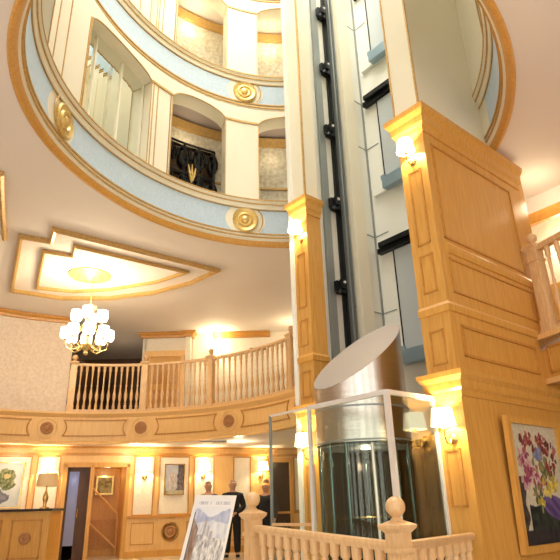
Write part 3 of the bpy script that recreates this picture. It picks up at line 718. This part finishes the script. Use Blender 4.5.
# ---------------------------------------------------------------- right balcony
RBp = [(3.43, 7.46), (3.43 + .354 * 3.2, 7.46 - .935 * 3.2)]
G2 = frame(RBp[0], (.354, -.935))               # a along, b positive = to the viewer's left side... (left normal)
rb = thing('balcony_fascia', 'straight oak balcony front butting against the large right pillar', 'balcony', (*RBp[0], 2.5))
mb = MB(); mb.box(.0, 3.2, 0, .12, 2.5, 3.12, G2); obj('front_board', mb, M['wood'], rb)
mb = MB(); mb.box(.0, 3.2, -.05, .12, 2.49, 2.56, G2); mb.box(.0, 3.2, -.06, .14, 3.08, 3.15, G2); obj('ledge_moulding', mb, M['wood_light'], rb)
mb = MB(); side_panel(mb, G2, .22, 1.6, 2.62, 2.98, .03, .02); obj('panel_moulding', mb, M['wood_dark'], rb)
mb = MB(); mb.box(.0, 3.2, 0.0, 3.0, 2.95, 3.1, G2); struct('floor_right_balcony', mb, M['ceil'])
rr = thing('balcony_balustrade', 'oak balustrade with ball-topped newel on the right-hand balcony above the painting', 'balustrade', (*RBp[0], 3.15))
newel_parts(rr, *G2(.30, .06), 3.15, 1.28, .15, rz=math.atan2(-.935, .354), ball=.075)
mb = MB(); mb.box(.3, 3.2, .01, .11, 4.32, 4.40, G2); obj('handrail', mb, M['rail_wood'], rr)
mb = MB(); mb.box(.0, 3.2, .02, .10, 3.15, 3.22, G2); obj('bottom_rail', mb, M['rail_wood'], rr)
bm2 = baluster_mesh(1.10, .034)
for k in range(7):
    x, y = G2(.52 + .17 * k, .06); link('baluster', bm2, rr, Vector((x, y, 3.22)) - rr.location)
# wall and bulkhead behind it
G3 = frame((4.24, 8.83), (.63, -.777))
mb = MB(); mb.box(-1.2, 3.5, .0, .1, 5.62, 6.0, G3); struct('wall_right_bulkhead', mb, M['ceil'])
mb = MB(); mb.sweep([G3(3.5, 0), G3(-1.2, 0)], [(.0, 5.63), (-.0, 5.50), (.10, 5.46), (.16, 5.56), (.16, 5.63)][::-1]); mb.box(-1.2, 3.5, -.06, .1, 5.52, 5.64, G3); struct('trim_10', mb, M['wood_dark'])
mb = MB(); mb.box(-1.2, 3.5, .7, .8, 3.1, 6.0, G3); wr = struct('wall_right_mezzanine', mb, M['paper_light'])
mb = MB(); mb.box(-1.2, 3.5, .64, .7, 3.1, 4.6, G3); obj('wainscot', mb, M['wood'], wr)

# ---------------------------------------------------------------- glass lift
EC = (.985, 7.23); ER = .585
lift = thing('glass_lift', 'round glass panoramic lift with slanted brushed steel top', 'lift', (*EC, 0))
dl, dd = (.991, -.135), (.135, .991)
def topz(x, y): return 2.93 + .60 * ((x - EC[0]) * dl[0] + (y - EC[1]) * dl[1]) + .60 * ((x - EC[0]) * dd[0] + (y - EC[1]) * dd[1])
N = 72; lo, hi, hi2 = [], [], []
for k in range(N):
    a = 2 * PI * k / N; x, y = EC[0] + ER * math.cos(a), EC[1] + ER * math.sin(a)
    lo.append((x, y, 1.78)); hi.append((x, y, topz(x, y)))
mb = MB(); Vv = mb.grid([lo, hi], close_u=True); obj('steel_drum', mb, M['steel'], lift, smooth=True)
mb = MB(); c_ = [mb.bm.verts.new((p[0], p[1], p[2] + .002)) for p in hi]; c2 = [mb.bm.verts.new((p[0], p[1], p[2] - .03)) for p in hi]
mb.cap(c_); mb.cap(c2[::-1]); obj('slanted_cap', mb, M['steel_face'], lift)
mb = MB()
for z in (1.79, 2.18): mb.lathe([(ER, z), (ER + .006, z + .003), (ER + .006, z + .02), (ER, z + .023)], EC[0], EC[1], 0, 64)
obj('drum_ring', mb, M['grey'], lift)
mb = MB().lathe([(ER - .02, 1.76), (ER - .02, 1.74)], EC[0], EC[1], 0, 48); obj('cabin_ceiling', mb, M['steel_face'], lift)
mb = MB().lathe([(ER - .01, .0), (ER - .01, .12)], EC[0], EC[1], 0, 48); obj('cabin_floor', mb, M['bronze'], lift)
mb = MB(); rows = [[(EC[0] + (ER - .02) * math.cos(2 * PI * k / 64), EC[1] + (ER - .02) * math.sin(2 * PI * k / 64), z) for k in range(64)] for z in (.1, 1.78)]
mb.grid(rows, close_u=True); obj('cabin_glass', mb, M['cabglass'], lift, smooth=True)
def pol(ang, r): # ang degrees, 0 = towards camera, positive = right
    a = rad(-97.75 + ang); return (EC[0] + r * math.cos(a), EC[1] + r * math.sin(a))
mb = MB()
for an in (-78, -46, -22, 40, 66): mb.lathe([(.022, .1), (.022, 1.78)], *pol(an, ER - .03), 0, 10)
obj('mullion', mb, M['teal'], lift, smooth=True)
mb = MB().lathe([(.016, .1), (.016, 1.76)], *pol(9, ER), 0, 12); obj('reflection_streak', mb, M['bright'], lift, smooth=True)  # thin pale post standing in for a light reflection on the glass
mb = MB()
for k in range(8):
    a0 = 128 + k * 13
    p = [pol(a0, .5), pol(a0 + 12, .5), pol(a0 + 12, .54), pol(a0, .54)]
    vs = [mb.bm.verts.new((x, y, z)) for z in (.12, 1.74) for x, y in p]
    for q in ((0, 3, 2, 1), (4, 5, 6, 7), (0, 1, 5, 4), (1, 2, 6, 5), (2, 3, 7, 6), (3, 0, 4, 7)): mb.bm.faces.new([vs[i] for i in q])
obj('cabin_back_panel', mb, M['bronze'], lift)
mb = MB(); mb.tube([(*pol(a, .48), .95) for a in range(120, 241, 10)], .02, 8); obj('grab_rail', mb, M['brass'], lift, smooth=True)
mb = MB().lathe([(.06, 1.735), (.06, 1.72), (.02, 1.715)], *pol(5, .2), 0, 14); obj('cabin_light', mb, M['globe'], lift)
point('cabin_fill', (EC[0], EC[1] - .1, 1.6), 5, (1, .85, .65), .05)  # unseen point light added to brighten the cabin interior
# dark bronze portal beside the cabin and shaft back behind it
pt = thing('lift_portal', 'dark bronze lift doorway panels beside the round glass cabin', 'lift portal', (*F(.3, .6), 0))
mb = MB(); mb.box(.25, .32, BW + .02, .62, 0, 1.84, F); mb.box(.42, .50, .62, .86, 0, 1.84, F); mb.box(.25, .5, .61, .65, 0, 1.84, F); obj('portal_panel', mb, M['bronze'], pt)
mb = MB(); mb.box(.22, .25, .47, .50, 0, 1.84, F); mb.box(.38, .42, .70, .74, 0, 1.84, F); obj('portal_strip', mb, M['teal'], pt)
mb = MB(); mb.box(1.5, 1.56, .4, 2.7, 0, 1.9, F); mb.box(1.45, 1.5, .4, 2.7, 1.84, 1.94, F); tag(obj('lift_door', mb, M['bronze']), 'dark bronze ground floor lift doors seen through the round cabin', 'lift door')

# ---------------------------------------------------------------- glass screen round the lift
gs = thing('glass_screen', 'clear glass safety screen with white metal frame standing in front of the lift', 'glass screen', (*F(-.78, .4), 0))
ZT = 2.17; AE = -.80
mb = MB(); mb.box(AE - .02, AE + .02, .35, 1.52, ZT - .03, ZT + .02, F); mb.box(AE, .0, .33, .37, ZT - .03, ZT + .02, F)
mb.box(AE - .012, AE + .012, 1.52, 2.24, ZT - .015, ZT + .01, F); obj('top_rail', mb, M['rail_white'], gs)
for (b, m_, wd, a_) in ((.35, 'rail_white', .025, AE), (1.52, 'rail_white', .02, AE), (2.24, 'grey', .014, AE), (.35, 'rail_white', .016, -.02)):
    mb = MB(); mb.box(a_ - wd, a_ + wd, b - wd, b + wd, 0, ZT, F); obj('post', mb, M[m_], gs)
for (b0, b1) in ((.38, 1.50), (1.54, 2.23)):
    mb = MB(); mb.box(AE - .006, AE + .006, b0, b1, .05, ZT - .03, F); obj('glass_pane', mb, M['glass'], gs)
mb = MB(); mb.box(AE + .03, -.04, .344, .356, .05, ZT - .03, F); obj('glass_pane', mb, M['glass'], gs)
mb = MB(); mb.box(AE - .02, AE + .02, 1.54, 2.22, .90, .93, F); obj('sill_rail', mb, M['rail_wood'], gs)

# ---------------------------------------------------------------- foreground balustrade
N1, N2, N3 = (.79, 4.4), (-.33, 5.9), (1.80, 6.05)
fg = thing('stair_balustrade', 'pale oak balustrade with ball-topped newels in the foreground, before the glass screen', 'balustrade', (*N1, 0))
rz_ = math.atan2(1.5, -1.12)
newel_parts(fg, *N1, 0, .975, .125, rz=rz_, ball=.072); newel_parts(fg, *N2, 0, 1.07, .125, rz=rz_, ball=.072)
def rail3(p0, z0, p1, z1):
    d = Vector((p1[0] - p0[0], p1[1] - p0[1], 0)).normalized(); n_ = Vector((-d.y, d.x, 0)); rows = []
    for p, z in ((p0, z0), (p1, z1)):
        rows.append([(p[0] + n_.x * o, p[1] + n_.y * o, z + h) for o, h in ((-.03, -.07), (.03, -.07), (.04, -.03), (.035, -.008), (.015, 0), (-.015, 0), (-.035, -.008), (-.04, -.03))])
    mb = MB(); Vv = mb.grid(rows, close_u=True); mb.cap(Vv[0]); mb.cap(Vv[-1]); return mb
obj('handrail', rail3(N1, .85, N2, .955), M['rail_wood'], fg); obj('handrail', rail3(N1, .85, N3, .82), M['rail_wood'], fg)
bm3 = baluster_mesh(.80, .036, n=14)
for (p0, z0, p1, z1, n_, e0, e1) in ((N1, .85, N2, .955, 13, .07, .06), (N1, .85, N3, .82, 8, .07, .03)):
    for k in range(n_):
        t = e0 + (1 - e0 - e1) * (k + .5) / n_
        x, y = p0[0] + (p1[0] - p0[0]) * t, p0[1] + (p1[1] - p0[1]) * t; z = z0 + (z1 - z0) * t
        o = link('baluster', bm3, fg, Vector((x, y, 0)) - fg.location); o.scale = (1, 1, (z - .05) / .80)

# ---------------------------------------------------------------- chandelier
ch = thing('chandelier', 'gilt two-tier chandelier with lit white cylindrical shades hanging over the balcony', 'chandelier', (-4.15, 11.5, 4.2))
cc = (-4.15, 11.5)
mb = MB(); mb.lathe([(.02, 4.18), (.05, 4.22), (.03, 4.27), (.10, 4.34), (.13, 4.40), (.06, 4.46), (.035, 4.55), (.06, 4.65), (.07, 4.72), (.035, 4.80), (.03, 4.95), (.06, 5.02), (.04, 5.08), (.025, 5.15), (.05, 5.22), (.02, 5.32)], *cc, 0, 16); obj('column', mb, M['gold_leaf'], ch, smooth=True)
mb = MB()
for k in range(8):
    a = k * PI / 4; dx, dy = math.cos(a), math.sin(a)
    mb.tube([(cc[0] + dx * r, cc[1] + dy * r, z) for r, z in ((.02, 5.10), (.05, 5.2), (.09, 5.27), (.13, 5.26), (.12, 5.22))], .012, 5)
obj('acanthus_crown', mb, M['gold_leaf'], ch)
mb = MB(); mb.tube([(*cc, 5.3), (*cc, 5.95)], .008, 6); obj('chain', mb, M['brass'], ch)
def armshade(r, z, ang):
    a = rad(ang); dx, dy = math.cos(a), math.sin(a)
    mb = MB(); mb.tube([(cc[0] + dx * q, cc[1] + dy * q, zz) for q, zz in ((.05, z - .02), (r * .35, z - .16), (r * .7, z - .20), (r * .95, z - .15), (r, z - .04), (r, z + .02))], .014, 6)
    mb.tube([(cc[0] + dx * q, cc[1] + dy * q, zz) for q, zz in ((r * .5, z - .18), (r * .6, z - .10), (r * .5, z - .04), (r * .42, z - .09))], .010, 5)
    ar = obj('arm', mb, M['gold_leaf'], ch)
    mb = MB(); mb.lathe([(.02, z), (.045, z + .015), (.03, z + .03)], cc[0] + dx * r, cc[1] + dy * r, 0, 10); obj('candle_cup', mb, M['brass'], ar)
    mb = MB(); rows = [[(cc[0] + dx * r + math.cos(2 * PI * k / 18) * q, cc[1] + dy * r + math.sin(2 * PI * k / 18) * q, zz) for k in range(18)] for q, zz in ((.03, z + .03), (.095, z + .04), (.122, z + .10), (.112, z + .27), (.105, z + .27), (.11, z + .1), (.09, z + .05))]
    mb.grid(rows, close_u=True); obj('glass_shade', mb, M['globe'], ar, smooth=True)
for k in range(8): armshade(.43, 4.48, 22 + k * 45)
for k in range(4): armshade(.27, 4.90, 10 + k * 90)
for (dx, dy, z, p) in ((.0, -.25, 5.42, 120), (.25, .1, 4.95, 20), (-.28, .1, 4.95, 20)):
    l = bpy.data.lights.new('chandelier_bulb', 'POINT'); l.energy = p; l.color = (1, .82, .52); l.shadow_soft_size = .1
    o = bpy.data.objects.new('bulb', l); COL.objects.link(o); o.location = (cc[0] + dx, cc[1] + dy, z)

# ---------------------------------------------------------------- reception desk, lamp
dk = thing('reception_desk', 'oak panelled reception desk with dark top in the lobby, left edge', 'desk', (-6.3, 13.1, 0))
mb = MB(); mb.box(-8.2, -5.0, 12.8, 13.4, 0, 1.16); obj('body', mb, M['wood'], dk)
mb = MB(); mb.box(-8.25, -4.95, 12.74, 13.45, 1.16, 1.21); obj('desk_top', mb, M['top_dark'], dk)
mb = MB(); DF = frame((-8.2, 12.8), (1, 0)); side_panel(mb, DF, .2, 2.2, .25, 1.0, .03, .02); side_panel(mb, DF, 2.4, 3.05, .25, 1.0, .03, .02); obj('panel_moulding', mb, M['wood_dark'], dk)
mb = MB().lathe([(.12, 0), (.12, .03), (.08, .04), (.05, .02), (0, .04)], n=18, axis=(Vector((0, -1, 0)), Vector((1, 0, 0)), Vector((0, 0, 1))), origin=Vector((-5.48, 12.79, .64))); obj('rosette', mb, M['rosette'], dk)
tl = thing('table_lamp', 'brass table lamp with tan drum shade standing on the reception desk', 'lamp', (-5.27, 13.1, 1.21))
mb = MB(); mb.lathe([(.10, 0), (.10, .02), (.04, .04), (.03, .09), (.055, .18), (.06, .25), (.03, .33), (.015, .40), (.015, .5)], -5.27, 13.1, 1.21, 16); obj('base', mb, M['brass'], tl, smooth=True)
mb = MB(); rows = [[(-5.27 + math.cos(2 * PI * k / 24) * q, 13.1 + math.sin(2 * PI * k / 24) * q, z) for k in range(24)] for q, z in ((.23, 1.66), (.20, 1.93), (.195, 1.93), (.225, 1.66))]
mb.grid(rows, close_u=True); obj('lamp_shade', mb, M['tan_shade'], tl, smooth=True)

# ---------------------------------------------------------------- display board on easel
def poster(x, y):
    if x < .07 or x > .95 or y > .97: return (.82, .80, .78)
    if y > .86:
        m = .25 < (y - .86) / .11 < .65 and .12 < x < .9 and sn(x * 40, 3, 1) > .38
        return (.52, .54, .62) if m else (.80, .79, .80)
    c = mixc((.70, .72, .78), (.80, .80, .83), sn(x * 3, y * 4))
    if x < .10 and y < .80: return (.10, .11, .13)
    f1 = sn(x * 30, y * 14, 3); f2 = sn(x * 60, y * 30, 5)
    if y < .77 + .05 * math.sin(x * 8 + 1) + .04 * sn(x * 12, 0): c = mixc((.26, .31, .52), (.62, .64, .76), .6 * f1 + .4 * sn(x * 8, y * 8))
    if y < .66 - .1 * abs(x - .55) + .06 * sn(x * 9, 2): c = mixc((.50, .53, .62), (.78, .78, .80), f1)
    for tx, tw, th_ in ((.40, .028, .70), (.50, .022, .64), (.58, .035, .58), (.68, .022, .50), (.30, .022, .54), (.80, .02, .46)):
        if abs(x - tx) < tw and .15 < y < th_: c = mixc((.58, .50, .46), (.34, .32, .36), f2)
    lim = .48 + .10 * sn(x * 7, 5)
    if y < lim: c = mixc((.84, .82, .80), (.30, .29, .32), max(0, min(1, (f1 * .6 + f2 * .5 - .25) * 1.7)))
    if x < .24 and y < .72 - .8 * (x - .1): c = mixc((.20, .12, .08), (.42, .30, .24), f1)
    if y < .17 and x < .4: c = mixc((.28, .34, .12), (.6, .58, .3), f1)
    if .55 < x and y < .25: c = mixc(c, (.45, .36, .22), .4 * f2)
    return c
es = thing('display_board', 'white-bordered poster of a mountain castle landscape leaning on an easel', 'poster', (-1.25, 9.0, 0))
# leaning board: local frame on the plane, rolled sideways as in the photo
BO = Vector((-1.60, 8.86, .16)); bu = Vector((.985, .02, -.04)).normalized(); bv = Vector((.20, .26, 1.0)).normalized(); bw_, bh_ = .60, 1.20
bn = bu.cross(bv).normalized()
bm = bmesh.new(); nx, ny = 80, 150; VV = [[bm.verts.new(BO + bu * bw_ * i / nx + bv * bh_ * j / ny + bn * .001) for i in range(nx + 1)] for j in range(ny + 1)]
for j in range(ny):
    for i in range(nx): bm.faces.new((VV[j][i], VV[j][i + 1], VV[j + 1][i + 1], VV[j + 1][i]))
me = bpy.data.meshes.new('poster_print'); bm.to_mesh(me); bm.free(); me.materials.append(M['canvas'])
ca = me.color_attributes.new('paint', 'FLOAT_COLOR', 'POINT'); k = 0
for j in range(ny + 1):
    for i in range(nx + 1): ca.data[k].color = (*poster(i / nx, j / ny), 1); k += 1
me.transform(Matrix.Translation(-Vector((-1.25, 9.0, 0)))); link('poster_print', me, es)
mb = MB(); P = [BO + bu * a + bv * b + bn * c for c in (-.03, -.001) for a, b in ((-.01, -.01), (bw_ + .01, -.01), (bw_ + .01, bh_ + .01), (-.01, bh_ + .01))]
vs = [mb.bm.verts.new(p) for p in P]
for q in ((0, 3, 2, 1), (4, 5, 6, 7), (0, 1, 5, 4), (1, 2, 6, 5), (2, 3, 7, 6), (3, 0, 4, 7)): mb.bm.faces.new([vs[i] for i in q])
obj('backing_board', mb, M['white'], es)
ea = thing('easel', 'wooden tripod easel behind the leaning poster', 'easel', (-1.25, 9.0, 0))
for (p, q) in (((-1.50, 8.95, 0), (-1.16, 9.27, 1.2)), ((-.98, 8.95, 0), (-1.06, 9.27, 1.2)), ((-1.2, 9.75, 0), (-1.12, 9.32, 1.15))):
    mb = MB(); mb.tube([p, q], .018, 6); obj('leg', mb, M['wood_dark'], ea)
mb = MB(); mb.tube([(-1.58, 8.86, .11), (-1.0, 8.86, .09)], .02, 6); obj('ledge', mb, M['wood_dark'], ea)

# ---------------------------------------------------------------- people
def skin(name, joints, edges, m, parent, sub=1):
    me = bpy.data.meshes.new(name); me.from_pydata([j[0] for j in joints], edges, []); me.update()
    o = bpy.data.objects.new(name, me); COL.objects.link(o)
    md = o.modifiers.new('s', 'SKIN')
    for i, j in enumerate(joints):
        sv = me.skin_vertices[0].data[i]; r = j[1]; sv.radius = (r, r) if not isinstance(r, tuple) else r
        sv.use_root = (i == 0)
    sb = o.modifiers.new('d', 'SUBSURF'); sb.levels = sub; sb.render_levels = sub
    dg = bpy.context.evaluated_depsgraph_get(); dg.update()
    nm = bpy.data.meshes.new_from_object(o.evaluated_get(dg)); nm.name = name
    bpy.data.objects.remove(o)
    nm.materials.clear(); nm.materials.append(m); nm.polygons.foreach_set('use_smooth', [True] * len(nm.polygons))
    return link(name, nm, parent)
def person(loc, rz, label, hair, hands='front', h=1.78):
    t = thing('person', label, 'person', loc, rz=rz)
    k = h / 1.78; V3 = lambda x, y, z: (x * k, y * k, z * k)
    # faces -y. joints: body
    J = [(V3(0, 0, .95), .13 * k), (V3(0, .01, 1.12), .125 * k), (V3(0, .0, 1.30), .15 * k), (V3(0, .01, 1.44), .10 * k), (V3(0, 0, 1.52), .060 * k), (V3(0, -.012, 1.585), .072 * k), (V3(0, -.015, 1.655), .115 * k), (V3(0, -.005, 1.73), .092 * k)]
    E = [(0, 1), (1, 2), (2, 3), (3, 4), (4, 5), (5, 6), (6, 7)]
    cloth = [(V3(0, 0, .95), .185 * k), (V3(0, .01, 1.10), .185 * k), (V3(0, 0, 1.28), .205 * k), (V3(0, .01, 1.42), .16 * k), (V3(0, .01, 1.495), .095 * k)]; CE = [(0, 1), (1, 2), (2, 3), (3, 4)]
    for s_ in (-1, 1):
        if hands == 'front': el, wr_, hd = (s_ * .29, -.02, 1.12), (s_ * .09, -.22, .99), (s_ * .03, -.25, .96)
        else: el, wr_, hd = (s_ * .28, .02, 1.14), (s_ * .27, -.06, .88), (s_ * .265, -.08, .80)
        i = len(J); J += [(V3(s_ * .19, 0, 1.40), .065 * k), (V3(*el), .045 * k), (V3(*wr_), .028 * k), (V3(*hd), .034 * k)]; E += [(3, i), (i, i + 1), (i + 1, i + 2), (i + 2, i + 3)]
        dirv = (Vector(hd) - Vector(wr_)).normalized(); side = Vector((0, 0, 1)) if hands == 'front' else Vector((0, -1, 0))
        for q in range(4):
            b = Vector(hd) + side * (.022 - .015 * q) + dirv * .02; ln = (.055, .065, .06, .048)[q]
            j = len(J); J += [(V3(*b), .010 * k), (V3(*(b + dirv * ln * .55)), .009 * k), (V3(*(b + dirv * ln + Vector((-s_ * .012, .008, -.01)))), .008 * k)]; E += [(i + 3, j), (j, j + 1), (j + 1, j + 2)]
        b = Vector(hd) + side * .028; j = len(J); J += [(V3(*b), .011 * k), (V3(*(b + side * .02 + dirv * .035)), .009 * k)]; E += [(i + 3, j), (j, j + 1)]
        i = len(J); J += [(V3(s_ * .10, 0, .88), .09 * k), (V3(s_ * .12, -.01, .50), .055 * k), (V3(s_ * .13, .01, .10), .036 * k), (V3(s_ * .145, -.10, .04), .035 * k)]; E += [(0, i), (i, i + 1), (i + 1, i + 2), (i + 2, i + 3)]
        c = len(cloth); cloth += [(V3(s_ * .20, 0, 1.385), .10 * k), (V3(*el), .075 * k), (V3(*wr_), .055 * k)]; CE += [(3, c), (c, c + 1), (c + 1, c + 2)]
        c = len(cloth); cloth += [(V3(s_ * .10, 0, .86), .13 * k), (V3(s_ * .12, -.01, .50), .10 * k), (V3(s_ * .13, .01, .07), .085 * k)]; CE += [(0, c), (c, c + 1), (c + 1, c + 2)]
    skin('body', J, E, M['skin'], t, 2)
    skin('suit', cloth, CE, M['black_cloth'], t, 2)
    for s_ in (-1, 1):
        mb = MB(); mb.lathe([(.045, 0), (.052, .02), (.045, .06), (.02, .085)], s_ * .135 * k, -.02, 0, 12); mb.lathe([(.04, 0), (.046, .02), (.035, .05), (.01, .06)], s_ * .145 * k, -.11, 0, 12); mb.box(s_ * .14 * k - .04, s_ * .14 * k + .04, -.12, .03, 0, .045)
        obj('shoe', mb, M['black_cloth'], t, world=False, smooth=True)
    mb = MB(); mb.lathe([(.070, 1.69), (.077, 1.72), (.068, 1.755), (.04, 1.78), (.01, 1.786)], 0, .018, 0, 16); obj('hair', mb, M[hair], t, world=False, smooth=True)
    mb = MB(); mb.lathe([(.016, -.0), (.013, .03), (.004, .035)], n=8, axis=(Vector((0, -1, -.25)).normalized(), Vector((1, 0, 0)), Vector((0, 0, 1))), origin=Vector((0, -.10, 1.665 * k)))
    obj('nose', mb, M['skin'], t, world=False, smooth=True)
    for s_ in (-1, 1):
        mb = MB().lathe([(.012, 0), (.010, .006), (.002, .008)], n=8, axis=(Vector((0, -1, 0)), Vector((1, 0, 0)), Vector((0, 0, 1))), origin=Vector((s_ * .032, -.096, 1.69 * k))); obj('eye', mb, M['hair'], t, world=False)
        mb = MB().lathe([(.026, -.005), (.024, .008), (.005, .012)], n=10, axis=(Vector((s_, 0, 0)), Vector((0, 1, 0)), Vector((0, 0, 1))), origin=Vector((s_ * .092, .0, 1.665 * k))); obj('ear', mb, M['skin'], t, world=False)
    mb = MB(); mb.box(-.025, .025, -.103, -.094, 1.625 * k, 1.633 * k); obj('mouth', mb, M['rosette'], t, world=False)
    return t
person((-1.37, 15.3, 0), .05, 'person in a black suit standing with hands clasped, right of the poster', 'bald', 'front', 1.79)
person((-2.02, 15.5, 0), .25, 'person in black standing half hidden behind the poster', 'bald', 'side', 1.77)
person((-.52, 15.3, 0), -.35, 'person in black standing behind the far newel post and glass edge', 'bald', 'side', 1.70)

# small dark spotlight and smoke detector on the lobby ceiling edge
mb = MB().lathe([(.05, 0), (.05, -.05), (.03, -.07), (0, -.07)], -3.9, 14.85, Z0 + .03, 12); tag(obj('smoke_detector', mb, M['grey']), 'small round detector on the lobby ceiling behind the balcony front', 'detector')
mb = MB(); mb.box(-2.2, -1.5, 14.9, 15.15, Z0 + .0, Z0 + .028); tag(obj('ceiling_vent', mb, M['grey']), 'flat grey vent in the lobby ceiling above the poster', 'vent')
